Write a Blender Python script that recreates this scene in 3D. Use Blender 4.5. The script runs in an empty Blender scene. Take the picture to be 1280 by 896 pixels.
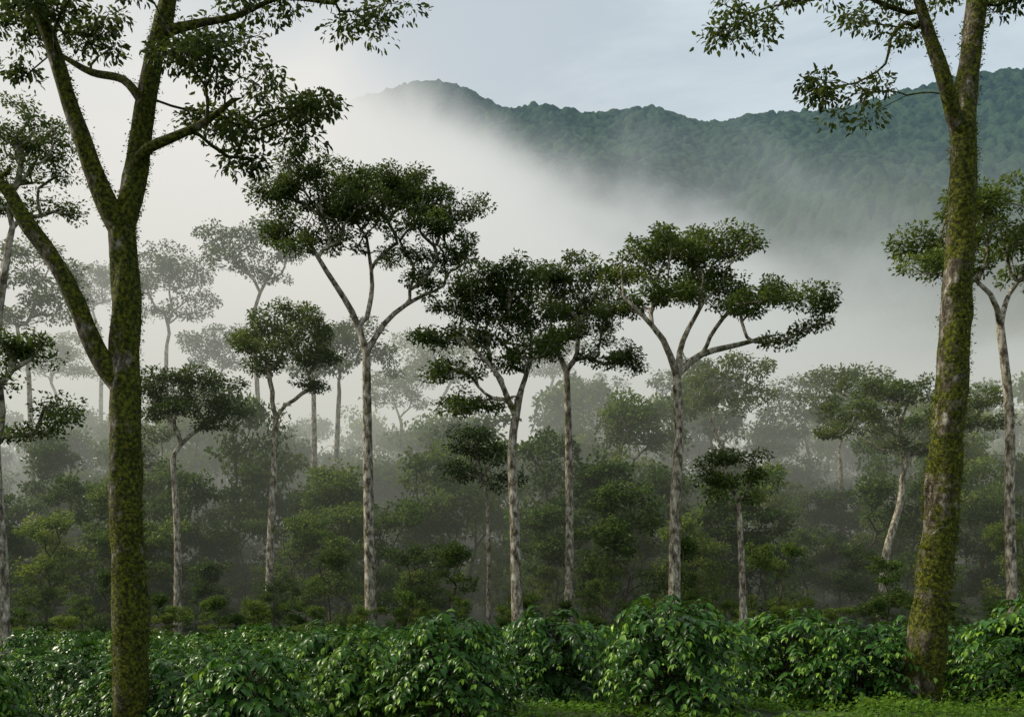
import bpy, math, random
import numpy as np
from mathutils import Vector
import time
T0=time.time()
rng=np.random.default_rng(7); random.seed(7)
scene=bpy.context.scene
F=1244.4; HU,HV=640.0,700.0; EYE=1.8
def px_to_world(u,v,d):   # image pixel column / row / assumed depth -> metres
    return np.array([(u-HU)*d/F, d, EYE+(HV-v)*d/F])

# ---------------------------------------------------------------- noise
_lat=np.random.default_rng(3).random((256,256))
def vnoise(x,y):
    xi=np.floor(x).astype(int); yi=np.floor(y).astype(int)
    fx=x-xi; fy=y-yi; fx=fx*fx*(3-2*fx); fy=fy*fy*(3-2*fy)
    a=_lat[xi%256,yi%256]; b=_lat[(xi+1)%256,yi%256]; c=_lat[xi%256,(yi+1)%256]; e=_lat[(xi+1)%256,(yi+1)%256]
    return (a*(1-fx)+b*fx)*(1-fy)+(c*(1-fx)+e*fx)*fy
def fbm(x,y,o=4):
    s=0;a=.5
    for i in range(o):
        s=s+a*(vnoise(x*2**i+17*i,y*2**i+5*i)-.5); a*=.5
    return s
def sstep(a,b,x):
    t=np.clip((x-a)/(b-a),0,1); return t*t*(3-2*t)

def ground_h(x,y):
    x=np.asarray(x,float); y=np.asarray(y,float)
    h=np.interp(y,[0,11.5,14,20,30,50,60],[0,0,-.25,-.95,-1.65,-3.0,-3.2])
    h=h-0.6*sstep(0,-6,x)*(1-sstep(18,40,y))
    h=h+1.6*sstep(0,30,x)*sstep(45,80,y)
    h=h+8*sstep(110,400,y)
    h=h+0.2*fbm(x*.15+9,y*.15+3,3)
    return h

# ---------------------------------------------------------------- mesh builder
def build_mesh(name,verts,groups,mats,tint=None,smooth=True):
    me=bpy.data.meshes.new(name)
    verts=np.asarray(verts,dtype=np.float32)
    me.vertices.add(len(verts)); me.vertices.foreach_set('co',verts.ravel())
    li=[];st=[];mi=[];off=0
    for f,m in groups:
        f=np.asarray(f,dtype=np.int32)
        if len(f)==0: continue
        k=f.shape[1]
        li.append(f.ravel()); st.append(off+np.arange(len(f))*k); mi.append(np.full(len(f),m)); off+=f.size
    li=np.concatenate(li).astype(np.int32); st=np.concatenate(st).astype(np.int32); mi=np.concatenate(mi).astype(np.int32)
    me.loops.add(len(li)); me.loops.foreach_set('vertex_index',li)
    me.polygons.add(len(st)); me.polygons.foreach_set('loop_start',st)
    me.polygons.foreach_set('material_index',mi)
    me.polygons.foreach_set('use_smooth',np.full(len(st),smooth))
    for m in mats: me.materials.append(m)
    if tint is not None:
        at=me.attributes.new('tint','FLOAT','POINT'); at.data.foreach_set('value',np.asarray(tint,dtype=np.float32))
    me.update(calc_edges=True); me.validate()
    return me
def add_obj(name,me,loc=(0,0,0),parent=None):
    o=bpy.data.objects.new(name,me); o.location=loc
    scene.collection.objects.link(o)
    if parent: o.parent=parent
    return o

# ---------------------------------------------------------------- materials
def newmat(name):
    m=bpy.data.materials.new(name); m.use_nodes=True
    nt=m.node_tree; nt.nodes.clear()
    return m,nt,nt.nodes,nt.links
def ramp(N,stops):
    r=N.new('ShaderNodeValToRGB'); e=r.color_ramp.elements
    while len(e)<len(stops): e.new(.5)
    for i,(p,c) in enumerate(stops):
        e[i].position=p; e[i].color=(*c,1) if len(c)==3 else c
    return r
def leaf_mat(name,dark,mid,light,rough=.5,trans=.25,spec=.4,nscale=.6,orand=.35):
    m,nt,N,L=newmat(name)
    at=N.new('ShaderNodeAttribute'); at.attribute_name='tint'
    tc=N.new('ShaderNodeTexCoord'); no=N.new('ShaderNodeTexNoise'); no.inputs['Scale'].default_value=nscale; no.inputs['Detail'].default_value=1
    L.new(tc.outputs['Object'],no.inputs['Vector'])
    oi=N.new('ShaderNodeObjectInfo')
    a=N.new('ShaderNodeMath'); a.operation='MULTIPLY_ADD'; a.inputs[1].default_value=.5; a.inputs[2].default_value=-.25
    L.new(no.outputs['Fac'],a.inputs[0])
    b=N.new('ShaderNodeMath'); b.operation='ADD'; L.new(a.outputs[0],b.inputs[0]); L.new(at.outputs['Fac'],b.inputs[1])
    c=N.new('ShaderNodeMath'); c.operation='MULTIPLY_ADD'; c.inputs[1].default_value=orand; L.new(oi.outputs['Random'],c.inputs[0]); 
    d=N.new('ShaderNodeMath'); d.operation='SUBTRACT'; d.inputs[1].default_value=orand/2
    L.new(b.outputs[0],c.inputs[2]); L.new(c.outputs[0],d.inputs[0])
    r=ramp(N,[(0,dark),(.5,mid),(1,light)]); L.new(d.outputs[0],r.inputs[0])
    p=N.new('ShaderNodeBsdfPrincipled'); p.inputs['Roughness'].default_value=rough; p.inputs['Specular IOR Level'].default_value=spec
    L.new(r.outputs[0],p.inputs['Base Color'])
    t=N.new('ShaderNodeBsdfTranslucent'); 
    hs=N.new('ShaderNodeHueSaturation'); hs.inputs['Hue'].default_value=.485; hs.inputs['Value'].default_value=1.5; L.new(r.outputs[0],hs.inputs['Color']); L.new(hs.outputs[0],t.inputs[0])
    mx=N.new('ShaderNodeMixShader'); mx.inputs[0].default_value=trans
    L.new(p.outputs[0],mx.inputs[1]); L.new(t.outputs[0],mx.inputs[2])
    o=N.new('ShaderNodeOutputMaterial'); L.new(mx.outputs[0],o.inputs[0])
    return m
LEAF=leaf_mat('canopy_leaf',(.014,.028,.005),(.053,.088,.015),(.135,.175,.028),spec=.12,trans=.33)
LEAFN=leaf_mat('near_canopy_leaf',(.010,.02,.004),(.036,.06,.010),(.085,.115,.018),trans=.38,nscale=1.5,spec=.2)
UNDER=leaf_mat('undergrowth_leaf',(.020,.044,.009),(.066,.118,.022),(.16,.21,.036),trans=.33,spec=.08,orand=.7)
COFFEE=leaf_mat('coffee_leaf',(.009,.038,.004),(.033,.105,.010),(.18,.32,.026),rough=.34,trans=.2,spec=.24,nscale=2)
WEED=leaf_mat('weed_leaf',(.03,.075,.006),(.075,.16,.014),(.16,.27,.03),trans=.3,nscale=2,spec=.1)
FUZZ=leaf_mat('moss_tuft',(.02,.028,.004),(.07,.085,.008),(.16,.175,.015),trans=.35,nscale=4,spec=0,rough=1)

def bark_mat(name,kind):
    mossy=kind=='moss'
    m,nt,N,L=newmat(name)
    tc=N.new('ShaderNodeTexCoord'); mp=N.new('ShaderNodeMapping'); mp.inputs['Scale'].default_value=(1,1,.45)
    L.new(tc.outputs['Object'],mp.inputs[0])
    n1=N.new('ShaderNodeTexNoise'); n1.inputs['Scale'].default_value=5 if not mossy else 11; n1.inputs['Detail'].default_value=7; n1.inputs['Roughness'].default_value=.7
    L.new(mp.outputs[0],n1.inputs['Vector'])
    if mossy: r1=ramp(N,[(.38,(.018,.014,.009)),(.48,(.07,.058,.04)),(.56,(.18,.16,.125)),(.66,(.42,.40,.35))])
    elif kind=='dark': r1=ramp(N,[(.36,(.02,.016,.01)),(.5,(.05,.042,.03)),(.7,(.11,.1,.075))])
    else: r1=ramp(N,[(.36,(.035,.03,.02)),(.46,(.14,.12,.09)),(.54,(.33,.30,.24)),(.66,(.58,.55,.47))])
    L.new(n1.outputs['Fac'],r1.inputs[0])
    n2=N.new('ShaderNodeTexNoise'); n2.inputs['Scale'].default_value=2.6 if mossy else 1.2; n2.inputs['Detail'].default_value=7; n2.inputs['Roughness'].default_value=.68
    L.new(tc.outputs['Object'],n2.inputs['Vector'])
    ge=N.new('ShaderNodeNewGeometry'); dp=N.new('ShaderNodeVectorMath'); dp.operation='DOT_PRODUCT'; dp.inputs[1].default_value=(.45,.1,.35)
    L.new(ge.outputs['Normal'],dp.inputs[0])
    ad=N.new('ShaderNodeMath'); ad.operation='MULTIPLY_ADD'; ad.inputs[1].default_value=.18 if mossy else .05; L.new(dp.outputs['Value'],ad.inputs[0]); L.new(n2.outputs['Fac'],ad.inputs[2])
    r2=ramp(N,[(.37 if mossy else .54,(0,0,0)),(.44 if mossy else .68,(1,1,1))]); L.new(ad.outputs[0],r2.inputs[0])
    n3=N.new('ShaderNodeTexNoise'); n3.inputs['Scale'].default_value=22; n3.inputs['Detail'].default_value=5; n3.inputs['Roughness'].default_value=.7; L.new(tc.outputs['Object'],n3.inputs['Vector'])
    r3=ramp(N,[(.38,(.009,.013,.002)),(.5,(.045,.056,.005)),(.64,(.15,.158,.012))]); L.new(n3.outputs['Fac'],r3.inputs[0])
    mx=N.new('ShaderNodeMix'); mx.data_type='RGBA'; L.new(r2.outputs[0],mx.inputs['Factor']); L.new(r1.outputs[0],mx.inputs['A']); L.new(r3.outputs[0],mx.inputs['B'])
    p=N.new('ShaderNodeBsdfPrincipled'); p.inputs['Roughness'].default_value=.9; p.inputs['Specular IOR Level'].default_value=.2
    L.new(mx.outputs['Result'],p.inputs['Base Color'])
    bm=N.new('ShaderNodeBump'); bm.inputs['Strength'].default_value=1; bm.inputs['Distance'].default_value=.05
    s=N.new('ShaderNodeMath'); s.operation='ADD'; L.new(n1.outputs['Fac'],s.inputs[0]); L.new(n3.outputs['Fac'],s.inputs[1])
    L.new(s.outputs[0],bm.inputs['Height']); L.new(bm.outputs[0],p.inputs['Normal'])
    o=N.new('ShaderNodeOutputMaterial'); L.new(p.outputs[0],o.inputs[0])
    return m
BARK=bark_mat('pale_lichen_bark','pale'); MOSS=bark_mat('mossy_bark','moss'); DARKB=bark_mat('dark_bark','dark')
def soil_mat():
    m,nt,N,L=newmat('forest_soil')
    tc=N.new('ShaderNodeTexCoord'); n=N.new('ShaderNodeTexNoise'); n.inputs['Scale'].default_value=1.5; n.inputs['Detail'].default_value=8
    L.new(tc.outputs['Object'],n.inputs['Vector'])
    r=ramp(N,[(.3,(.02,.015,.008)),(.5,(.02,.035,.01)),(.7,(.04,.07,.015))]); L.new(n.outputs['Fac'],r.inputs[0])
    p=N.new('ShaderNodeBsdfPrincipled'); p.inputs['Roughness'].default_value=1; L.new(r.outputs[0],p.inputs['Base Color'])
    b=N.new('ShaderNodeBump'); b.inputs['Distance'].default_value=.1; L.new(n.outputs['Fac'],b.inputs['Height']); L.new(b.outputs[0],p.inputs['Normal'])
    o=N.new('ShaderNodeOutputMaterial'); L.new(p.outputs[0],o.inputs[0]); return m
SOIL=soil_mat()
def mount_mat():
    m,nt,N,L=newmat('mountain_forest')
    at=N.new('ShaderNodeAttribute'); at.attribute_name='tint'
    tc=N.new('ShaderNodeTexCoord'); n=N.new('ShaderNodeTexNoise'); n.inputs['Scale'].default_value=.25; n.inputs['Detail'].default_value=7; n.inputs['Roughness'].default_value=.75
    L.new(tc.outputs['Object'],n.inputs['Vector'])
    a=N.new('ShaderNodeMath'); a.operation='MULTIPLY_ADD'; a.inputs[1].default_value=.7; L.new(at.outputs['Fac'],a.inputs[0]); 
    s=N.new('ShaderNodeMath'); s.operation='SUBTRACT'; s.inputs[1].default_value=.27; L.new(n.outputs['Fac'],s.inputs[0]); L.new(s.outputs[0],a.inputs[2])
    r=ramp(N,[(.18,(.002,.008,.010)),(.45,(.012,.032,.028)),(.82,(.055,.098,.058))]); L.new(a.outputs[0],r.inputs[0])  # blue-green cast puts distance haze into the forest colour
    p=N.new('ShaderNodeBsdfPrincipled'); p.inputs['Roughness'].default_value=1; p.inputs['Specular IOR Level'].default_value=.05; L.new(r.outputs[0],p.inputs['Base Color'])
    b=N.new('ShaderNodeBump'); b.inputs['Distance'].default_value=4; L.new(n.outputs['Fac'],b.inputs['Height']); L.new(b.outputs[0],p.inputs['Normal'])
    o=N.new('ShaderNodeOutputMaterial'); L.new(p.outputs[0],o.inputs[0]); return m
MOUNT=mount_mat()

# ---------------------------------------------------------------- leaves
TPL_Q=(np.array([[0,0,0],[.5,.5,.06],[1,0,-.1],[.5,-.5,.06]]),[[0,1,2,3]])
TPL_N=(np.array([[0,0,0],[.35,.5,.08],[.75,.35,.02],[1,0,-.15],[.75,-.35,.02],[.35,-.5,.08],[.4,0,0]]),[[0,1,6,5],[6,1,2,3],[5,6,3,4]])
TPL_C=(np.array([[0,0,0],[.25,0,.03],[.5,0,.02],[.75,0,-.05],[1,0,-.2],
  [.22,.36,.09],[.5,.5,.09],[.78,.33,0],[.22,-.36,.09],[.5,-.5,.09],[.78,-.33,0]]),
  [[0,1,5,5],[1,2,6,5],[2,3,7,6],[3,4,7,7],[0,8,1,1],[8,9,2,1],[9,10,3,2],[10,4,3,3]])
def unit(v): return v/(np.linalg.norm(v,axis=-1,keepdims=True)+1e-9)
def leaves(tpl,P,D,Nn,Ln,Wd,tint):
    tv,tf=tpl
    D=unit(D); S=unit(np.cross(D,Nn)); Nn=np.cross(S,D)
    k=len(tv); n=len(P)
    V=P[:,None,:]+D[:,None,:]*(tv[None,:,0:1]*Ln[:,None,None])+S[:,None,:]*(tv[None,:,1:2]*Wd[:,None,None])+Nn[:,None,:]*(tv[None,:,2:3]*Ln[:,None,None])
    base=(np.arange(n)*k)
    quads=[f for f in tf if len(set(f))==4]; tris=[f[:3] for f in tf if len(set(f))==3]
    Q=(base[:,None,None]+np.array(quads)[None]).reshape(-1,4) if quads else np.zeros((0,4),int)
    Tt=(base[:,None,None]+np.array(tris)[None]).reshape(-1,3) if tris else np.zeros((0,3),int)
    return V.reshape(-1,3),Q,Tt,np.repeat(tint,k)

# ---------------------------------------------------------------- tubes
def tube(P,R,sides,rough=0):
    P=np.asarray(P); n=len(P)
    T=np.gradient(P,axis=0); T=unit(T)
    ref=np.array([0,1,0.]) if abs(T[0][1])<.9 else np.array([1,0,0.])
    U=np.zeros_like(P); u=ref-T[0]*ref.dot(T[0]); u/=np.linalg.norm(u)
    for i in range(n):
        u=u-T[i]*u.dot(T[i]); u/=np.linalg.norm(u)+1e-9; U[i]=u
    B=np.cross(T,U)
    a=np.arange(sides)*2*np.pi/sides
    Rr=np.asarray(R)[:,None]*np.ones(sides)[None]
    if rough:
        zz=np.concatenate([[0],np.cumsum(np.linalg.norm(np.diff(P,axis=0),axis=1))])
        ca=np.cos(a)*1.5+20; sa=np.sin(a)*1.5
        nn=fbm(ca[None]+zz[:,None]*.9,sa[None]+zz[:,None]*2.2,4)
        Rr=Rr*(1+rough*nn)
    V=P[:,None]+Rr[:,:,None]*(np.cos(a)[None,:,None]*U[:,None]+np.sin(a)[None,:,None]*B[:,None])
    V=V.reshape(-1,3)
    i=np.arange(n-1)[:,None]*sides; j=np.arange(sides)[None]; j2=(j+1)%sides
    Q=np.stack([i+j,i+j2,i+sides+j2,i+sides+j],-1).reshape(-1,4)
    return V,Q
def smooth_path(pts,step):
    pts=np.asarray(pts,float); k=pts.shape[1]
    if len(pts)==2:
        n=max(2,int(np.linalg.norm(pts[1]-pts[0])/step)); t=np.linspace(0,1,n+1)[:,None]; return pts[0]*(1-t)+pts[1]*t
    ext=np.vstack([2*pts[0]-pts[1],pts,2*pts[-1]-pts[-2]]); out=[]
    for i in range(1,len(ext)-2):
        p0,p1,p2,p3=ext[i-1:i+3]; n=max(2,int(np.linalg.norm((p2-p1)[:3])/step))
        t=np.arange(n)[:,None]/n
        out.append(.5*((2*p1)+(-p0+p2)*t+(2*p0-5*p1+4*p2-p3)*t**2+(-p0+3*p1-3*p2+p3)*t**3))
    out.append(pts[-1:]); return np.vstack(out)

def make_tree(name,polys,att,cr,nleaf,leafL,leafmat,barkmat,twig=.02,tpl=TPL_Q,step=.7,rough=.12,forkz=None,flat=.62,wratio=.5,leafup=.5,seed=0,upcurve=.35,sides0=12,origin=None,hang=0.0,fuzz=0):
    """polys: list of (pts Nx4 [x,y,z,r]); first is the trunk."""
    r_=np.random.default_rng(seed+11)
    pos=[];par=[];rad=[];plen=[];expl=[]
    def add(p,pa,r):
        pos.append(np.asarray(p,float)); par.append(pa); rad.append(r)
        plen.append(0 if pa<0 else plen[pa]+np.linalg.norm(pos[-1]-pos[pa])); expl.append(r is not None)
        return len(pos)-1
    for k,pl in enumerate(polys):
        sp=smooth_path(pl,step*(.5 if rough>.3 else 1))
        if k==0: prev=-1; st=0
        else:
            A=np.array(pos); prev=int(np.argmin(np.linalg.norm(A-sp[0][:3],axis=1))); st=1
        for q in sp[st:]: prev=add(q[:3],prev,float(q[3]))
        if k==0: forki=len(pos)-1
    if forkz is None: forkz=pos[forki][2]-.8
    zz=np.array([p[2] for p in pos])
    basel=plen[int(np.argmin(abs(zz-forkz)))]
    att=np.asarray(att)
    fk=pos[forki]
    order=np.argsort(np.linalg.norm(att-fk,axis=1)+r_.random(len(att))*1.0)
    tips=[]
    for ai in order:
        a=att[ai]; A=np.array(pos); Lp=np.array(plen)-basel
        dv=a-A; dist=np.linalg.norm(dv,axis=1)
        ok=A[:,2]>forkz
        sl=dv[:,2]/(dist+1e-6)
        cost=dist*(1+np.clip(.1-sl,0,1)*.5)+.3*np.clip(Lp,0,None)
        cost[~ok]=1e9
        pi=int(np.argmin(cost)); p=pos[pi]; d=dist[pi]
        if d<1e-3: continue
        pd=unit(p-pos[par[pi]]) if par[pi]>=0 else np.array([0,0,1.])
        n=max(1,int(math.ceil(d/step)))
        c=p+(pd*.45+unit(a-p)*.35+np.array([0,0,upcurve])*.5)*d*.45
        jit=r_.normal(0,.06*d,3); prev=pi
        for i in range(1,n+1):
            t=i/n; q=(1-t)**2*p+2*t*(1-t)*c+t*t*a+jit*math.sin(math.pi*t)+(r_.normal(0,.06,3)*step if i<n else 0)
            prev=add(q,prev,None)
        tips.append(prev)
    n=len(pos); cnt=np.zeros(n); 
    for t in tips: cnt[t]+=1
    for i in range(n-1,0,-1): cnt[par[i]]+=cnt[i]
    R=np.zeros(n); ch=[[] for _ in range(n)]
    for i in range(n):
        if par[i]>=0: ch[par[i]].append(i)
        if expl[i]: R[i]=rad[i]
        else:
            R[i]=max(twig*.5,twig*max(cnt[i],.3)**.47)
            R[i]=min(R[i],R[par[i]]*(.85 if expl[par[i]] else 1.0))
    V=[];Q=[];off=0; FP=[];FN=[];FW=[]
    stack=[(0,None)]
    while stack:
        s,pa=stack.pop()
        chain=[s] if pa is None else [pa,s]
        cur=s
        while ch[cur]:
            cs=sorted(ch[cur],key=lambda c:(expl[c],R[c],cnt[c]),reverse=True)
            for c in cs[1:]: stack.append((c,cur))
            cur=cs[0]; chain.append(cur)
        P=np.array([pos[i] for i in chain]); rr=np.array([R[i] for i in chain])
        if pa is not None: rr[0]=min(rr[0],rr[1]*1.25)
        if len(P)<2: continue
        rr[-1]*=.5
        sd=sides0 if rr.max()>.1 else (7 if rr.max()>.05 else 4)
        v,q=tube(P,rr,sd,rough if rr.max()>.08 else 0)
        if fuzz and rr.max()>.03:
            FP.append(v); FN.append(unit(v-np.repeat(P,sd,axis=0))); FW.append(np.repeat(rr,sd)/sd)
        V.append(v);Q.append(q+off);off+=len(v)
    nw=off
    # leaves
    tp=np.array([pos[t] for t in tips]); m=len(tp)
    nl=(nleaf*r_.uniform(.55,1.45,m)).astype(int); idx=np.repeat(np.arange(m),nl); K=len(idx)
    crs=cr*r_.uniform(.7,1.3,m)
    dirs=unit(r_.normal(0,1,(K,3))); rad_=r_.random(K)**.45
    offp=dirs*rad_[:,None]*crs[idx][:,None]; offp[:,2]*=flat; offp[:,2]+=.12*cr
    C=tp[idx]; P=C+offp
    if hang: P[:,2]-=hang*rad_*crs[idx]
    D=unit(dirs*np.array([1,1,.5])+r_.normal(0,.45,(K,3))+np.array([0,0,-.15-hang]))
    Nn=unit(np.array([0,0,leafup])+r_.normal(0,.5,(K,3)))
    Ln=leafL*r_.uniform(.6,1.3,K); Wd=Ln*wratio*r_.uniform(.8,1.2,K)
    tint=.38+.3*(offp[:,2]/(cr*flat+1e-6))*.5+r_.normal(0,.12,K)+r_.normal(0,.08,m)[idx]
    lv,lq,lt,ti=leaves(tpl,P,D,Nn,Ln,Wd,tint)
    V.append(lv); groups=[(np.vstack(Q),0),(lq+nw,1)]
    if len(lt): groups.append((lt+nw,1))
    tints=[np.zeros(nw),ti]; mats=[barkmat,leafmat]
    if fuzz:
        FP=np.vstack(FP);FN=np.vstack(FN);FW=np.concatenate(FW)
        ii=r_.choice(len(FP),fuzz,p=FW/FW.sum())
        p=FP[ii]+r_.normal(0,.025,(fuzz,3)); nn=FN[ii]
        # keep tufts in patches
        msk=(fbm(p[:,2]*2.3+p[:,0],p[:,1]*3+p[:,0]*2.5,3)+.12*nn[:,0]+.1*nn[:,2])>-.07
        p=p[msk]-nn[msk]*.008; nn=nn[msk]; k=len(p)
        D=unit(nn*.8+np.array([0,0,-.25])+r_.normal(0,.5,(k,3)))
        LL=r_.uniform(.015,.04,k)
        off2=nw+len(lv)
        fv,fq,ft,fti=leaves(TPL_Q,p,D,unit(r_.normal(0,1,(k,3))),LL,LL*.45,.35+r_.normal(0,.2,k))
        V.append(fv); groups.append((fq+off2,2)); tints.append(fti); mats.append(FUZZ)
    V=np.vstack(V); o=np.array(polys[0][0][:3]) if origin is None else np.array(origin)
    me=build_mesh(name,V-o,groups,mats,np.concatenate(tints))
    return me,o

def att_from(ells,d,cr,k,seed,flat=.5,spread=.5,grow=1.0):
    r_=np.random.default_rng(seed); out=[]; s=d/F
    us=[e[0] for e in ells]; half=(max(us)-min(us))*.5*s
    for e in ells:
        u,v,ru,rv=e[:4]; ru*=grow; rv*=grow; dd=e[4] if len(e)>4 else r_.uniform(-1,1)*half*spread
        c=px_to_world(u,v,d)+np.array([0,dd,0])
        a,b=ru*s,rv*s
        n=max(3,int(k*a*b/(cr*cr*flat)))
        q=unit(r_.normal(0,1,(n,3)))*(r_.uniform(.25,1,n)**.6)[:,None]
        q[:,2]=np.where(q[:,2]<-.3,q[:,2]*.5,q[:,2])
        out.append(c+q*np.array([a,a*.85,b]))
    return np.vstack(out)

def photo_tree(name,d,trunk,rb,rt,ells,limbs=(),cr=.58,k=2.0,nleaf=90,leafL=.2,seed=1,grow=1.22,**kw):
    s=d/F
    pts=[px_to_world(u,v,d) for u,v in trunk]
    n=len(pts); z0=pts[0][2]
    ds=[0]
    for i in range(1,n): ds.append(ds[-1]+np.linalg.norm(pts[i]-pts[i-1]))
    poly=[[*p,rb+(rt-rb)*(t/ds[-1])] for p,t in zip(pts,ds)]
    g=float(ground_h(pts[0][0],pts[0][1]))-.3
    if poly[0][2]>g+.3: poly.insert(0,[poly[0][0]-(poly[1][0]-poly[0][0])*.05,poly[0][1],g,rb*1.35])
    polys=[poly]
    for lb in limbs:
        dy=0; L=[]
        for q in lb: L.append([*(px_to_world(q[0],q[1],d)+np.array([0,q[3] if len(q)>3 else 0,0])),q[2]])
        polys.append(L)
    att=att_from(ells,d,cr,k,seed,grow=grow)
    me,o=make_tree(name,polys,att,cr,nleaf,leafL,kw.pop('leafmat',LEAF),kw.pop('barkmat',BARK),seed=seed,**kw)
    return add_obj(name,me,o)

# ---------------------------------------------------------------- hero shade trees
photo_tree('shade_tree',54,[(464,785),(461,640),(459,520),(458,440)],.34,.22,
 [(385,250,52,30),(350,285,26,22),(450,228,48,22),(512,245,44,24),(562,275,40,26),(470,275,55,20),(415,305,38,18),(575,318,26,20),(540,345,32,14),(400,225,32,14),(350,250,24,18),(500,310,36,14),(440,265,40,18),(530,300,36,16),(375,320,22,12),(475,235,40,18)],
 limbs=[[(458,440,.2),(440,390,.17),(412,345,.13,-1),(385,300,.09,-1.5)],[(459,440,.17),(480,405,.15),(505,375,.12,1),(540,350,.08,2)],[(456,410,.15),(462,350,.12,1),(455,290,.08,1)]],seed=1,forkz=13.0)
photo_tree('shade_tree',52,[(647,782),(643,640),(640,560),(648,500)],.32,.2,
 [(618,358,50,22),(575,378,38,20),(552,425,32,18),(655,390,42,22),(605,415,46,17),(565,470,34,16),(590,500,36,14),(668,440,34,16),(645,350,35,16),(625,455,30,12),(575,515,26,10),(610,385,40,16)],
 limbs=[[(644,520,.17),(620,470,.12,-1),(590,440,.09,-1.5)],[(647,500,.15),(662,450,.12,1),(665,410,.09,1)]],seed=2)
photo_tree('shade_tree',57,[(711,765),(712,640),(710,520),(708,465)],.27,.18,
 [(712,348,44,18),(750,375,44,22),(690,385,30,20),(765,450,36,14),(722,425,44,15),(680,430,26,13),(738,400,36,14),(690,355,26,14),(785,458,18,9)],seed=3)
photo_tree('shade_tree',50,[(843,775),(844,640),(848,540),(846,468)],.33,.22,
 [(865,296,46,16),(820,320,38,18),(785,345,36,20),(910,312,42,18),(868,350,50,18),(955,360,44,18),(1000,388,34,16),(935,395,50,15),(830,375,38,15),(1015,415,24,9),(770,385,24,12),(895,335,38,16),(975,425,24,8),(930,305,24,10),(850,325,40,15)],
 limbs=[[(846,468,.19),(825,430,.15,-1),(795,400,.1,-1.5),(775,380,.06,-1.5)],[(847,465,.2),(880,440,.17,.5),(930,425,.13,1),(980,410,.07,1.5)],[(846,468,.17),(858,420,.14,1),(885,370,.09,1)]],seed=4)
photo_tree('shade_tree',46,[(1266,765),(1262,640),(1262,520),(1250,405)],.26,.18,
 [(1160,300,36,20),(1205,275,40,20),(1260,258,44,20),(1150,345,32,16),(1225,310,44,18),(1290,300,50,24),(1200,340,32,14),(1320,340,40,18),(1340,280,40,20)],
 limbs=[[(1252,405,.14),(1225,375,.11,-1),(1190,345,.07,-1)],[(1250,405,.14),(1275,360,.11,1),(1300,330,.07,1)]],seed=5)
photo_tree('shade_tree',34,[(6,812),(2,690),(-6,560),(-4,420),(12,300)],.22,.11,
 [(35,160,36,18),(65,185,34,16),(50,225,36,16),(15,190,34,20),(65,260,30,14),(0,250,30,20),(-40,200,40,24),(30,135,20,9)],cr=.42,nleaf=65,leafL=.14,seed=6)
photo_tree('shade_tree',27,[(-25,830),(-22,700),(-15,600),(-8,560)],.17,.1,
 [(20,425,36,20),(40,445,30,14),(0,480,40,22),(62,510,36,12),(85,528,24,9),(30,540,36,14),(-30,440,40,25)],cr=.36,nleaf=60,leafL=.13,seed=7)
photo_tree('shade_tree',60,[(222,765),(222,680),(218,600),(216,575)],.25,.17,
 [(215,482,32,18),(255,477,36,16),(285,510,24,15),(200,510,26,15),(240,510,44,15),(192,495,16,9),(262,530,30,9)],seed=8)
photo_tree('shade_tree',60,[(336,785),(338,680),(343,580),(345,520)],.27,.17,
 [(345,398,34,15),(378,415,34,18),(320,420,30,15),(350,440,50,16),(395,450,28,15),(330,460,26,12),(365,388,24,10),(300,425,14,10),(375,480,24,9)],seed=9)
photo_tree('shade_tree',49,[(929,772),(927,700),(924,640)],.2,.13,
 [(905,572,24,13),(935,572,25,13),(955,595,18,13),(885,595,22,13),(920,600,36,14),(945,622,24,10),(890,620,18,9)],cr=.55,nleaf=80,leafL=.17,k=2.4,seed=10,grow=1.05)
photo_tree('shade_tree',66,[(1103,745),(1108,690),(1125,630),(1128,600)],.3,.2,
 [(1060,520,36,14),(1100,485,44,16),(1140,495,36,16),(1165,530,36,13),(1090,530,44,13),(1205,505,36,13),(1225,530,26,10),(1135,560,36,10),(1035,545,18,8)],seed=11)
photo_tree('shade_tree',58,[(610,785),(611,700),(608,620),(600,590)],.14,.09,
 [(590,555,30,16),(615,570,30,18),(585,590,34,16),(625,605,24,14),(600,545,22,10)],cr=.6,nleaf=70,seed=12,leafmat=UNDER,grow=1.1)
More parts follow.
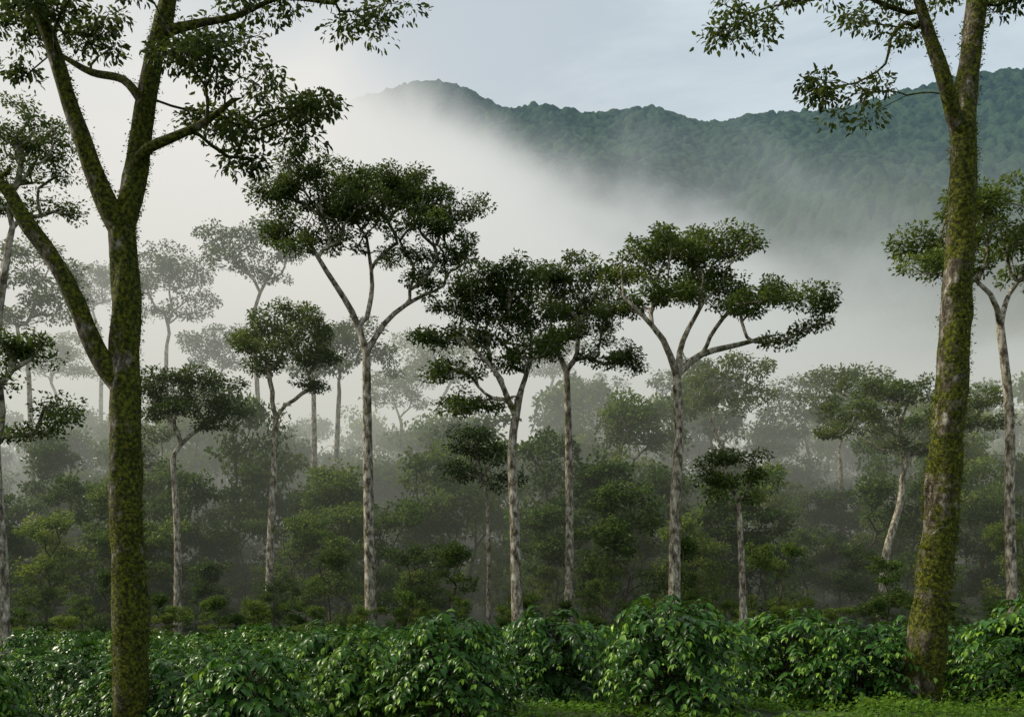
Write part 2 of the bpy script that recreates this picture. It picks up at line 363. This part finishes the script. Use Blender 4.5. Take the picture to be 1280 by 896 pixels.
# fog-bound middle-distance trees
mid=[(90,[(327,700),(325,560),(318,420)],[(285,300,34,15),(320,290,36,16),(350,315,26,14),(300,330,38,14),(335,345,26,10),(265,320,14,10)]),
 (84,[(394,680),(393,560),(392,490)],[(385,440,34,15),(405,420,34,14),(370,460,24,10),(410,460,30,12)]),
 (88,[(420,660),(421,560),(424,490)],[(440,430,34,15),(420,455,32,14),(470,450,28,12),(455,410,24,10),(490,460,16,7)]),
 (98,[(208,620),(207,520),(208,440)],[(200,350,36,16),(235,345,34,15),(175,370,22,12),(215,330,34,14),(250,375,22,10),(215,390,38,12)]),
 (84,[(40,700),(40,580),(36,470)],[(20,350,36,18),(60,345,36,18),(40,385,44,15),(85,375,26,13),(45,320,30,13),(0,400,30,13)]),
 (80,[(905,730),(904,640),(904,560)],[(890,475,34,17),(925,465,34,16),(955,490,22,14),(910,505,44,15),(875,500,20,12)]),
 (100,[(872,700),(873,600),(870,540)],[(840,480,30,14),(870,470,30,14),(850,505,34,12),(890,520,20,8)]),
 (86,[(1054,730),(1052,640),(1050,580)],[(1040,475,28,14),(1070,470,26,13),(1030,505,30,13),(1060,520,36,12)]),
 (96,[(1022,700),(1021,620),(1010,560)],[(990,490,30,15),(1010,515,30,13),(975,520,24,12),(1030,480,20,9)]),
 (92,[(1200,720),(1198,640),(1202,600)],[(1190,560,26,10),(1215,555,26,12),(1205,580,36,10),(1240,575,20,9)]),
 (84,[(793,740),(790,640),(790,590)],[(770,530,24,12),(805,522,30,14),(825,545,20,11),(785,555,38,12)]),
 (110,[(545,680),(547,600),(545,520)],[(520,430,34,14),(560,440,34,14),(540,460,40,14),(580,470,20,9)]),
 (115,[(128,620),(126,520),(128,430)],[(110,345,32,15),(145,350,30,14),(125,370,40,14)]),
 (78,[(190,730),(195,640),(200,600)],[(165,560,26,14),(190,545,24,12),(185,580,30,12)]),
 (120,[(682,660),(683,560),(684,500)],[(670,440,30,14),(700,430,30,14),(685,460,36,12)]),
 (104,[(272,640),(272,560),(272,480)],[(255,430,30,14),(290,425,30,14),(272,450,40,13)]),
 (106,[(500,660),(500,580),(502,530)],[(485,480,28,13),(515,475,26,12),(500,500,36,12)]),
 (108,[(738,680),(738,600),(740,545)],[(725,490,28,13),(755,485,26,12),(740,510,34,12)]),
 (98,[(958,700),(958,640),(960,590)],[(945,545,26,12),(975,540,24,12),(960,562,34,11)]),
 (112,[(70,640),(70,560),(72,500)],[(55,440,30,14),(90,435,28,13),(72,460,40,13)]),
 (100,[(1140,690),(1140,630),(1138,590)],[(1125,545,26,12),(1155,540,24,11),(1140,560,32,11)]),
]
for i,(d,tr,el) in enumerate(mid):
    photo_tree('shade_tree',d,tr,.3,.19,el,cr=.85,k=1.8,nleaf=60,leafL=.31,seed=30+i,step=1.2)

# ---------------------------------------------------------------- near mossy trees
photo_tree('mossy_tree',12,[(163,930),(163,800),(158,640),(156,500),(157,380),(152,285)],.225,.165,
 [(295,110,60,24,-.6),(350,120,44,22,.4),(390,140,30,22,-.2),(250,120,40,22,.8),(330,165,45,16,0),(240,85,30,18,-.5),(300,185,28,16,.3),(385,165,20,12,0),
  (110,15,50,22,.6),(50,35,50,26,-.5),(20,10,50,24,.4),(160,-5,50,24,-.6),(250,5,50,18,.5),(110,55,38,14,-1),(15,75,25,14,.2),
  (400,5,40,13,-.4),(450,12,38,12,.3),(490,8,20,9,0),(440,35,20,8,0),(330,-10,50,20,.2),(300,60,26,12,.9),(200,45,22,12,-1),(395,115,22,14,.3)],
 limbs=[[(156,490,.13),(125,440,.12,-.1),(88,350,.105,-.2),(45,285,.09,-.3),(20,245,.075,-.3),(-30,225,.06,-.3)],
        [(152,290,.15),(128,235,.12,-.1),(100,150,.1,-.2),(78,70,.08,-.3),(55,15,.07,-.3),(50,-60,.05,-.3)],
        [(152,290,.16),(165,220,.14,.1),(178,130,.12,.1),(190,60,.11,.1),(205,0,.1,.1),(215,-80,.07,.1)],
        [(168,205,.075),(190,190,.065,-.1),(230,178,.055,-.2),(268,165,.045,-.3),(300,140,.03,-.3)],
        [(180,130,.06),(150,95,.05,.1),(100,75,.045,.3),(60,50,.03,.4)],
        [(203,40,.07),(240,25,.055,.1),(290,15,.04,.1),(350,-8,.03,.1),(420,5,.02,.0)],
        [(20,245,.04),(5,240,.035,-.3),(25,228,.03,-.3),(28,218,.02,-.3)]],
 cr=.22,k=2.4,nleaf=58,leafL=.08,seed=50,leafmat=LEAFN,barkmat=MOSS,twig=.005,tpl=TPL_N,step=.22,rough=.5,forkz=5.3,flat=.6,wratio=.45,sides0=28,upcurve=.1,hang=.25,grow=1.15,fuzz=26000)
photo_tree('mossy_tree',12.5,[(1150,905),(1152,860),(1163,760),(1180,600),(1192,430),(1203,250),(1204,160)],.235,.165,
 [(925,30,32,18,-.3),(960,20,36,16,.3),(895,40,14,14,0),(1000,8,36,14,-.4),(1030,130,38,16,-.3),(1000,120,22,12,-.2),(1055,160,24,12,-.3),(1075,120,18,10,-.3),
  (1110,12,36,18,-.3),(1150,15,26,16,.5),(1090,30,22,10,0),(1060,0,30,12,.5),(1240,-30,60,22,.4),(1180,-20,40,20,-.5),(1300,-10,50,25,.2)],
 limbs=[[(1204,175,.1),(1188,150,.1,-.1),(1172,110,.085,-.2),(1152,50,.07,-.2),(1140,10,.06,-.2),(1125,-40,.04,-.2)],
        [(1204,165,.15),(1213,110,.14,.1),(1220,50,.13,.1),(1226,-10,.12,.1),(1228,-80,.09,.1)],
        [(1150,40,.03),(1120,45,.025,-.3),(1098,70,.022,-.4),(1092,100,.018,-.4),(1060,118,.012,-.3),(1030,122,.008,-.3)],
        [(1145,20,.04),(1100,18,.035,-.2),(1050,5,.03,-.3),(1000,15,.02,-.3),(950,22,.015,-.2)]],
 cr=.21,k=1.9,nleaf=48,leafL=.08,seed=51,leafmat=LEAFN,barkmat=MOSS,twig=.005,tpl=TPL_N,step=.22,rough=.45,forkz=7.5,flat=.6,wratio=.45,sides0=28,upcurve=.1,hang=.25,grow=1.1,fuzz=24000)
print('trees',time.time()-T0)

# ---------------------------------------------------------------- generic variants
def ell_world(c,r,cr,k,r_,flat=.5):
    n=max(3,int(k*r[0]*r[2]/(cr*cr*flat)*1.6))
    q=unit(r_.normal(0,1,(n,3)))*(r_.uniform(.35,1,n)**.6)[:,None]
    q[:,2]=np.where(q[:,2]<-.3,q[:,2]*.5,q[:,2])
    return np.array(c)+q*np.array(r)
def umbrella_variant(i):
    r_=np.random.default_rng(100+i); H=r_.uniform(19,23); fk=H*.62
    ox=r_.normal(0,.5,2)
    pl=[[0,0,-.5,.36],[ox[0]*.4,ox[1]*.4,fk*.5,.27],[ox[0],ox[1],fk,.2]]
    A=[]
    for j in range(13):
        a=r_.uniform(0,6.28); rr=r_.uniform(.5,5.2); z=H-1.2-(rr/5.2)**2*3.2+r_.normal(0,.5)
        A.append(ell_world([rr*math.cos(a)+ox[0],rr*math.sin(a)+ox[1],z],[r_.uniform(1.4,2.2)]*2+[r_.uniform(.7,1.05)],1.0,1.2,r_))
    return make_tree('umbrella_tree',[pl],np.vstack(A),1.0,48,.42,LEAF,BARK,seed=i,step=1.2,origin=(0,0,0))[0]
def jungle_variant(i):
    r_=np.random.default_rng(200+i); H=r_.uniform(6,8.8); wd=r_.uniform(1.5,2.5)
    pl=[[0,0,-.5,.12],[.1,0,H*.2,.09],[r_.normal(0,.3),r_.normal(0,.3),H*.4,.07]]
    A=[]; lo=.06 if i%3 else .3
    for j in range(16):
        a=r_.uniform(0,6.28); z=r_.uniform(lo,.95)*H; w=math.sin(min(1,(1-z/H)*1.7+.15)*1.5)
        rr=r_.uniform(.3,1.1)*wd*w
        A.append(ell_world([rr*math.cos(a),rr*math.sin(a),z],[r_.uniform(.6,1.3)]*2+[r_.uniform(.35,.8)],.5,1.05,r_))
    return make_tree('jungle_shrub',[pl],np.vstack(A),.48,46,.21,UNDER,DARKB,seed=i,step=.8,forkz=.4,origin=(0,0,0),wratio=.6,twig=.012)[0]
UM=[umbrella_variant(i) for i in range(5)]; JU=[jungle_variant(i) for i in range(9)]
JLOW=[JU[i] for i in (1,2,4,5,7,8)]
def empty(name):
    e=bpy.data.objects.new(name,None); scene.collection.objects.link(e); return e
under=empty('forest_undergrowth'); distant=empty('distant_forest'); 
def place(me,x,y,s,parent,name,sz=1,sink=0):
    o=add_obj(name,me,(x,y,float(ground_h(x,y))-sink),parent)
    o.rotation_euler=(random.gauss(0,.06),random.gauss(0,.06),random.uniform(0,6.28)); o.scale=(s,s,s*sz); return o
nu=0
for y in (52.5,54.3):
    for x in np.arange(-36,36,2.0):
        place(random.choice(JLOW),x+random.uniform(-.8,.8),y+random.uniform(-.6,.6),random.uniform(.2,.45),under,'jungle_shrub',random.uniform(.7,1.2),.3); nu+=1
for y in np.arange(56,128,4.2):
    w=y*.57+5; sp=3.6+(y-53)*.03
    for x in np.arange(-w,w,sp):
        xx=x+random.uniform(-1.6,1.6); yy=y+random.uniform(-1.9,1.9)
        base=.44+.27*min(1,(y-53)/12)+1.0*min(1,max(0,(y-60)/42))
        s=base*random.choice((.5,.65,.8,.95,1.1,1.4))
        place(random.choice(JLOW if y<64 else JU),xx,yy,s,under,'jungle_shrub',random.uniform(.8,1.35),.2); nu+=1
# rounded understorey trees standing out in the photo
for u,v,d in [(525,655,60),(750,585,68),(775,612,60),(960,640,66),(875,650,62),(120,610,70),(60,640,62),(590,540,88),(660,560,92),(480,560,92),(440,610,74),(1010,640,72),(690,640,66),(300,640,74),(100,560,92),(550,610,78),(380,650,66),(840,600,84),(1180,650,70),(1240,640,76),(260,590,90),(30,600,76),(160,630,66),(720,560,96),(1090,610,84),(340,560,96),(1000,580,96)]:
    c=px_to_world(u,v,d); g=float(ground_h(c[0],c[1])); H=c[2]-g
    o=place(random.choice(JU),c[0],c[1],H/7.6,under,'jungle_shrub',1.0,.1)
for y in np.arange(112,250,9):
    w=y*.57+8
    for x in np.arange(-w,w,11+ (y-100)*.03):
        if random.random()<.2: continue
        xx=x+random.uniform(-5,5); yy=y+random.uniform(-4,4)
        place(random.choice(UM),xx,yy,random.uniform(.6,1.0),distant,'umbrella_tree',random.uniform(.9,1.1))
print('under',nu,time.time()-T0)

# ---------------------------------------------------------------- coffee
def coffee_variant(i,nlat=145,npair=9,leafL=.145,tpl=TPL_C,ts=3):
    r_=np.random.default_rng(300+i); V=[];Q=[];off=0
    H=1.1; P=[];D=[];N=[];tt=[];LL=[]
    for s in range(5):
        a=r_.uniform(0,6.28); b=r_.uniform(.1,.3)
        pth=smooth_path(np.array([[.05*math.cos(a),.05*math.sin(a),-.2],[b*math.cos(a),b*math.sin(a),.5],[b*1.6*math.cos(a),b*1.6*math.sin(a),H*.93]]),.2)
        v,q=tube(pth,np.linspace(.025,.008,len(pth)),5); V.append(v);Q.append(q+off);off+=len(v)
    for l in range(nlat):
        z0=H*(.06+.9*r_.random()**.75); a=r_.uniform(0,6.28); f=z0/H
        reach=1.05*math.sqrt(max(.05,1-max(0,(f-.35)/.68)**2))*r_.uniform(.7,1.2)
        rise=(.32*f+.05)*r_.uniform(.4,1.7)
        st=.15*r_.random()
        t=np.linspace(0,1,npair+3)
        x=(st+(reach-st)*t); z=z0+rise*np.sin(t*2.2)*.8-.30*t**2*(1.1-f*.6)
        aa=a+.25*r_.normal()*t
        pts=np.stack([x*np.cos(aa),x*np.sin(aa),z],1)
        if ts: 
            v,q=tube(pts,np.linspace(.007,.003,len(pts)),ts); V.append(v);Q.append(q+off);off+=len(v)
        T=unit(np.gradient(pts,axis=0))
        for j in range(2,len(pts)):
            if j<4 and r_.random()<.5: continue
            side=unit(np.cross(T[j],[0,0,1.]))
            for sg in (-1,1):
                d=side*sg*.8+T[j]*r_.uniform(.3,.9)+np.array([0,0,-.2-.25*r_.random()+r_.normal(0,.25)])
                P.append(pts[j]);D.append(d);N.append(np.array([0,0,1.])+T[j]*.2+r_.normal(0,.3,3))
                LL.append(leafL*r_.uniform(.55,1.25)*(1-.35*(j>=len(pts)-2)))
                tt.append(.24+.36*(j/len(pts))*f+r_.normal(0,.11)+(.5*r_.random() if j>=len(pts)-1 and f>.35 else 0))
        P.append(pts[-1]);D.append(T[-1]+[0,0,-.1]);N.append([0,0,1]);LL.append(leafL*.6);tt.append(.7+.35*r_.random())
    LL=np.array(LL)
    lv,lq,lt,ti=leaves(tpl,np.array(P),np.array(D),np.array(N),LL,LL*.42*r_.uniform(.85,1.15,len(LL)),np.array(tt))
    V.append(lv); V=np.vstack(V)
    g=[(np.vstack(Q),0),(lq+off,1)]
    if len(lt): g.append((lt+off,1))
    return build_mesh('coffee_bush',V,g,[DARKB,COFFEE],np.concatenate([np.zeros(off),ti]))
CO=[coffee_variant(i) for i in range(7)]
CF=[coffee_variant(20+i,80,6,.19,TPL_Q,0) for i in range(5)]
plant=empty('coffee_plantation')
def coffee(x,y,s,top=True,sz=1):
    o=add_obj('coffee_bush',random.choice(CO if y<24 else CF),(x,y,float(ground_h(x,y))),None if top else plant)
    o.rotation_euler=(random.gauss(0,.06),random.gauss(0,.06),random.uniform(0,6.28)); o.scale=(s,s,s*sz); return o
near=[(-6.1,11.2,.8),(-2.75,10.3,.85),(-4.1,12.6,.9),(-7.2,13.2,.95),(-.65,10.9,.84),(-2.3,12.8,.95),(2.0,11.9,1.0),(.5,12.9,.88),(3.75,13.4,.95),
      (4.4,12.7,.82),(6.95,13.0,1.1),(8.1,14.3,1.1),(5.9,14.5,.95),(2.4,14.8,1.0),(-.9,14.4,.95),(9.2,13.4,1.0),(-5.6,14.6,.95),(-3.9,14.7,.9),(-1.7,11.6,.8)]
for x,y,s in near: coffee(x,y,s,True,random.uniform(.95,1.05))
for y in np.arange(15.7,53,2.1):
    w=y*.55+2
    for x in np.arange(-w,w,1.9):
        xx=x+random.uniform(-.4,.4); yy=y+random.uniform(-.3,.3)
        if any((xx-a)**2+(yy-b)**2<2.0 for a,b,_ in near): continue
        coffee(xx,yy,random.uniform(.6,1.1),False,random.uniform(.8,1.2))
# weeds ------------------------------------------------------------
def weeds():
    r_=np.random.default_rng(5); n=80000
    x=r_.uniform(-7,11,n); y=r_.uniform(8.5,15,n)
    keep=(fbm(x*.7,y*.7,3)+.12*sstep(2,5,x))>-.04
    x=x[keep];y=y[keep];n=len(x)
    hh=(.05+.4*np.clip(fbm(x*1.3+8,y*1.3,3)+.25,0,1)*(.4+.6*sstep(2,4,x)))*r_.random(n)+.02
    P=np.stack([x,y,ground_h(x,y)+hh],1)
    D=unit(np.stack([r_.normal(0,1,n),r_.normal(0,1,n),r_.uniform(-.1,.9,n)],1))
    N=unit(np.array([0,0,1.])+r_.normal(0,.35,(n,3)))
    L=r_.uniform(.03,.08,n)
    v,q,t,ti=leaves(TPL_N,P,D,N,L,L*.55,.35+hh*1.2+r_.normal(0,.12,n))
    return build_mesh('weed_groundcover',v,[(q,0)],[WEED],ti)
add_obj('weed_groundcover',weeds())

# ---------------------------------------------------------------- ground
def grid_mesh(name,X,Y,Z,mat,tint=None):
    ny,nx=X.shape; V=np.stack([X,Y,Z],-1).reshape(-1,3)
    i=np.arange(ny-1)[:,None]*nx; j=np.arange(nx-1)[None]
    Q=np.stack([i+j,i+j+1,i+nx+j+1,i+nx+j],-1).reshape(-1,4)
    return build_mesh(name,V,[(Q,0)],[mat],tint if tint is None else tint.ravel())
xs=np.concatenate([np.linspace(-2500,-80,30),np.linspace(-78,78,160),np.linspace(80,2500,30)])
ys=np.concatenate([np.linspace(-200,-2,12),np.linspace(0,120,160),np.linspace(125,4000,60)])
X,Y=np.meshgrid(xs,ys); add_obj('ground',grid_mesh('ground',X,Y,ground_h(X,Y),SOIL))

# ---------------------------------------------------------------- mountains
def cells(x,y,c):
    xi=np.floor(x/c).astype(int); yi=np.floor(y/c).astype(int); best=np.full(x.shape,9e9); hid=np.zeros(x.shape)
    for dx in (-1,0,1):
        for dy in (-1,0,1):
            a=_lat[(xi+dx)%256,(yi+dy)%256]; b=_lat[(yi+dy+91)%256,(xi+dx+37)%256]; h=_lat[(xi+dx+150)%256,(yi+dy+60)%256]
            d=((xi+dx+a)*c-x)**2+((yi+dy+b)*c-y)**2; m=d<best; best=np.where(m,d,best); hid=np.where(m,h,hid)
    return np.sqrt(best)/c,hid
def mountain(name,yr,prof,u0,u1,depth,res,sd):
    s=yr/F; x=np.arange((u0-HU)*s,(u1-HU)*s,res); y=np.concatenate([np.arange(yr-depth,yr+25,res*.9),np.linspace(yr+30,yr+300,20)])
    X,Y=np.meshgrid(x,y)
    pu=np.array([p[0] for p in prof]); pv=np.array([p[1] for p in prof])
    R=EYE+(HV-np.interp(X/s+HU,pu,pv))*s
    R=(R+np.roll(R,6,1)+np.roll(R,-6,1))/3
    t=(Y-(yr-depth))/depth
    prof_=np.where(t<1,np.clip(t,0,1)**.9,1-np.clip(t-1,0,1)*.9)
    Z=R*prof_
    rot=X*.8+Y*.6; rot2=Y*.8-X*.6
    spur=1-np.sqrt(fbm(rot*.006+sd,rot2*.0035+sd,2)**2+.0012)*3.4
    Z+=(spur-.6)*85*np.sin(np.clip(t,0,1)*math.pi)**.7
    wx=X+9*fbm(X*.06,Y*.06,2); wy=Y+9*fbm(X*.06+40,Y*.06,2)
    d,h=cells(wx*.8+wy*.6,wy*.8-wx*.6,8.5); d2,h2=cells(X*.6-Y*.8+50,Y*.6+X*.8+31,4.6)
    crown=np.sqrt(np.clip(1-(d*1.3)**2,0,1))*(1+4*h)+np.sqrt(np.clip(1-(d2*1.3)**2,0,1))*(.8+1.5*h2)
    Z+=crown-4+fbm(rot*.3,rot2*.3,3)*5
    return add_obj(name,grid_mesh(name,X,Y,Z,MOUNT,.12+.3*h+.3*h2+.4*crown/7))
mountain('mountain',1000,[(250,380),(400,250),(520,180),(600,142),(640,134),(672,128),(705,133),(740,141),(770,137),(800,131),(825,135),(850,148),(875,152),(900,151),(930,143),(960,139),(1010,140),(1060,135),(1100,124),(1150,106),(1200,92),(1240,88),(1280,84),(1400,72),(1600,100),(1800,160)],330,1700,560,1.8,3.3)
mountain('mountain',1450,[(-200,300),(100,230),(300,175),(400,140),(440,124),(480,112),(515,102),(545,99),(570,102),(600,120),(630,132),(700,170),(800,230)],100,800,600,3.0,8.1)
print('mountain',time.time()-T0)

# ---------------------------------------------------------------- mist volumes
def prism(name,foot,z0,z1,mat):
    n=len(foot); v=np.array([[*p,z] for z in (z0,z1) for p in foot])
    f=np.array([[0,3,2,1],[4,5,6,7],[0,1,5,4],[1,2,6,5],[2,3,7,6],[3,0,4,7]])
    return add_obj(name,build_mesh(name,v,[(f,0)],[mat],smooth=False))
def M(N,L,op,a,b=None,c=None,clamp=False):
    n=N.new('ShaderNodeMath'); n.operation=op; n.use_clamp=clamp
    for i,v in enumerate((a,b,c)):
        if v is None: continue
        if isinstance(v,(int,float)): n.inputs[i].default_value=v
        else: L.new(v,n.inputs[i])
    return n.outputs[0]
def MR(N,L,v,a,b,c=0,d=1,smooth=True):
    n=N.new('ShaderNodeMapRange'); n.interpolation_type='SMOOTHSTEP' if smooth else 'LINEAR'
    L.new(v,n.inputs['Value']); n.inputs['From Min'].default_value=a; n.inputs['From Max'].default_value=b; n.inputs['To Min'].default_value=c; n.inputs['To Max'].default_value=d
    return n.outputs[0]
def mist(name,dens,emis,build=None,step=1.0,colA=(1,1,1),colB=None,xr=(-100,100)):
    m,nt,N,L=newmat(name)
    sc=N.new('ShaderNodeVolumeAbsorption'); sc.inputs['Color'].default_value=(0,0,0,1)
    em=N.new('ShaderNodeEmission'); em.inputs['Color'].default_value=(*colA,1)  # mist emits its own glow, standing in for scattered sun and sky light
    if build:
        tc=N.new('ShaderNodeTexCoord'); sp=N.new('ShaderNodeSeparateXYZ'); L.new(tc.outputs['Object'],sp.inputs[0])
        d,hz=build(N,L,tc,sp); d=M(N,L,'MULTIPLY',d,dens); dt=M(N,L,'ADD',d,hz)
        L.new(dt,sc.inputs['Density']); e=M(N,L,'MULTIPLY',dt,emis)
        L.new(e,em.inputs['Strength'])
        if colB:
            fx=MR(N,L,M(N,L,'DIVIDE',sp.outputs[0],sp.outputs[1]),xr[0],xr[1],0,1,False)  # glow colour runs warm to cool, imitating sunlight from the left
            mx=N.new('ShaderNodeMix'); mx.data_type='RGBA'; mx.inputs['A'].default_value=(*colA,1); mx.inputs['B'].default_value=(*colB,1)
            L.new(fx,mx.inputs['Factor'])
            # thin haze glows a fixed blue in place of scattered skylight
            m2=N.new('ShaderNodeMix'); m2.data_type='RGBA'; m2.inputs['A'].default_value=(.18,.31,.40,1); L.new(mx.outputs['Result'],m2.inputs['B'])
            L.new(M(N,L,'DIVIDE',d,dt),m2.inputs['Factor']); L.new(m2.outputs['Result'],em.inputs['Color'])
    else:
        sc.inputs['Density'].default_value=dens; em.inputs['Strength'].default_value=dens*emis
    a=N.new('ShaderNodeAddShader'); L.new(sc.outputs[0],a.inputs[0]); L.new(em.outputs[0],a.inputs[1])
    o=N.new('ShaderNodeOutputMaterial'); L.new(a.outputs[0],o.inputs['Volume'])
    try: m.cycles.volume_step_rate=step
    except Exception as e: print('step',e)
    return m
def noise(N,L,tc,scale,detail=3,rough=.55,mp=(1,1,1),dist=0):
    mm=N.new('ShaderNodeMapping'); mm.inputs['Scale'].default_value=mp; L.new(tc.outputs['Object'],mm.inputs[0])
    n=N.new('ShaderNodeTexNoise'); n.inputs['Scale'].default_value=scale; n.inputs['Detail'].default_value=detail; n.inputs['Roughness'].default_value=rough; n.inputs['Distortion'].default_value=dist
    L.new(mm.outputs[0],n.inputs['Vector']); return n.outputs['Fac']
# two uniform, self-glowing mist layers in the valley; the deeper one reaches closer on the west side
prism('valley_mist',[(-240,50),(240,62),(240,240),(-240,240)],-9,30,mist('valley_mist_floor',.0040,.42,colA=(.95,1.0,.80)))  # dimmer, greener glow stands in for shaded mist near the ground
prism('valley_mist',[(-235,52),(235,110),(235,236),(-235,236)],1.5,38,mist('valley_mist_deep',.0070,.70,colA=(1.0,.995,.91)))
def bank(N,L,tc,sp):
    x,y,z=sp.outputs
    r=M(N,L,'DIVIDE',x,y)
    s=MR(N,L,r,-.18,.30,.535,.285,False)
    nz=noise(N,L,tc,.006,4,.6,(1,.5,1.6),.5)
    h=M(N,L,'SUBTRACT',M(N,L,'MULTIPLY',s,y),z)
    h=M(N,L,'ADD',h,M(N,L,'MULTIPLY',M(N,L,'SUBTRACT',nz,.5),340))
    return MR(N,L,h,-5,75,0,1), .00055
prism('fog_bank',[(-480,380),(480,380),(480,790),(-480,790)],0,450,mist('fog_bank',.014,.87,bank,.8,(1.0,.98,.93),(.65,.73,.77),(-.20,.42)))

# ---------------------------------------------------------------- sun, sky
EL,AZ=math.radians(38),math.radians(-78)
sd=Vector((math.sin(AZ)*math.cos(EL),math.cos(AZ)*math.cos(EL),math.sin(EL)))
su=bpy.data.lights.new('sun','SUN'); su.energy=5.0; su.angle=math.radians(10); su.color=(1,.91,.73)
so=bpy.data.objects.new('sun',su); scene.collection.objects.link(so); so.rotation_euler=sd.to_track_quat('Z','Y').to_euler()
w=bpy.data.worlds.new('World'); scene.world=w; w.use_nodes=True; nt=w.node_tree; N=nt.nodes; L=nt.links; N.clear()
sky=N.new('ShaderNodeTexSky'); sky.sky_type='NISHITA'; sky.sun_disc=False; sky.sun_elevation=EL; sky.sun_rotation=AZ; sky.dust_density=1.5
tc=N.new('ShaderNodeTexCoord')
class _O: outputs={'Object':tc.outputs['Generated']}
nf=noise(N,L,_O,2.6,6,.58,(1,1,3.0),.5)
sp=N.new('ShaderNodeSeparateXYZ'); L.new(tc.outputs['Generated'],sp.inputs[0])
fac=M(N,L,'ADD',MR(N,L,nf,.40,.64),MR(N,L,sp.outputs[0],-.4,-.05,.8,0),clamp=True)
fac=MR(N,L,fac,0,1,.74,1,False)
bright=MR(N,L,sp.outputs[0],-.5,.35,1.0,0.0)
cm=N.new('ShaderNodeMix'); cm.data_type='RGBA'; L.new(bright,cm.inputs['Factor']); cm.inputs['A'].default_value=(6.7,7.5,8.0,1); cm.inputs['B'].default_value=(8.6,8.4,7.9,1)
mx=N.new('ShaderNodeMix'); mx.data_type='RGBA'; L.new(fac,mx.inputs['Factor']); L.new(sky.outputs[0],mx.inputs['A']); L.new(cm.outputs['Result'],mx.inputs['B'])
bg=N.new('ShaderNodeBackground'); bg.inputs['Strength'].default_value=.112; L.new(mx.outputs['Result'],bg.inputs[0])
o=N.new('ShaderNodeOutputWorld'); L.new(bg.outputs[0],o.inputs[0])

# ---------------------------------------------------------------- camera
cd=bpy.data.cameras.new('camera'); cd.lens=35; cd.sensor_width=36; cd.shift_y=(HV-448)/1280; cd.clip_end=8000; cd.clip_start=.1
co=bpy.data.objects.new('camera',cd); co.location=(0,0,EYE); co.rotation_euler=(math.radians(90),0,0); scene.collection.objects.link(co); scene.camera=co
scene.view_settings.view_transform='Standard'; scene.view_settings.look='None'; scene.view_settings.exposure=0
print('done',time.time()-T0)
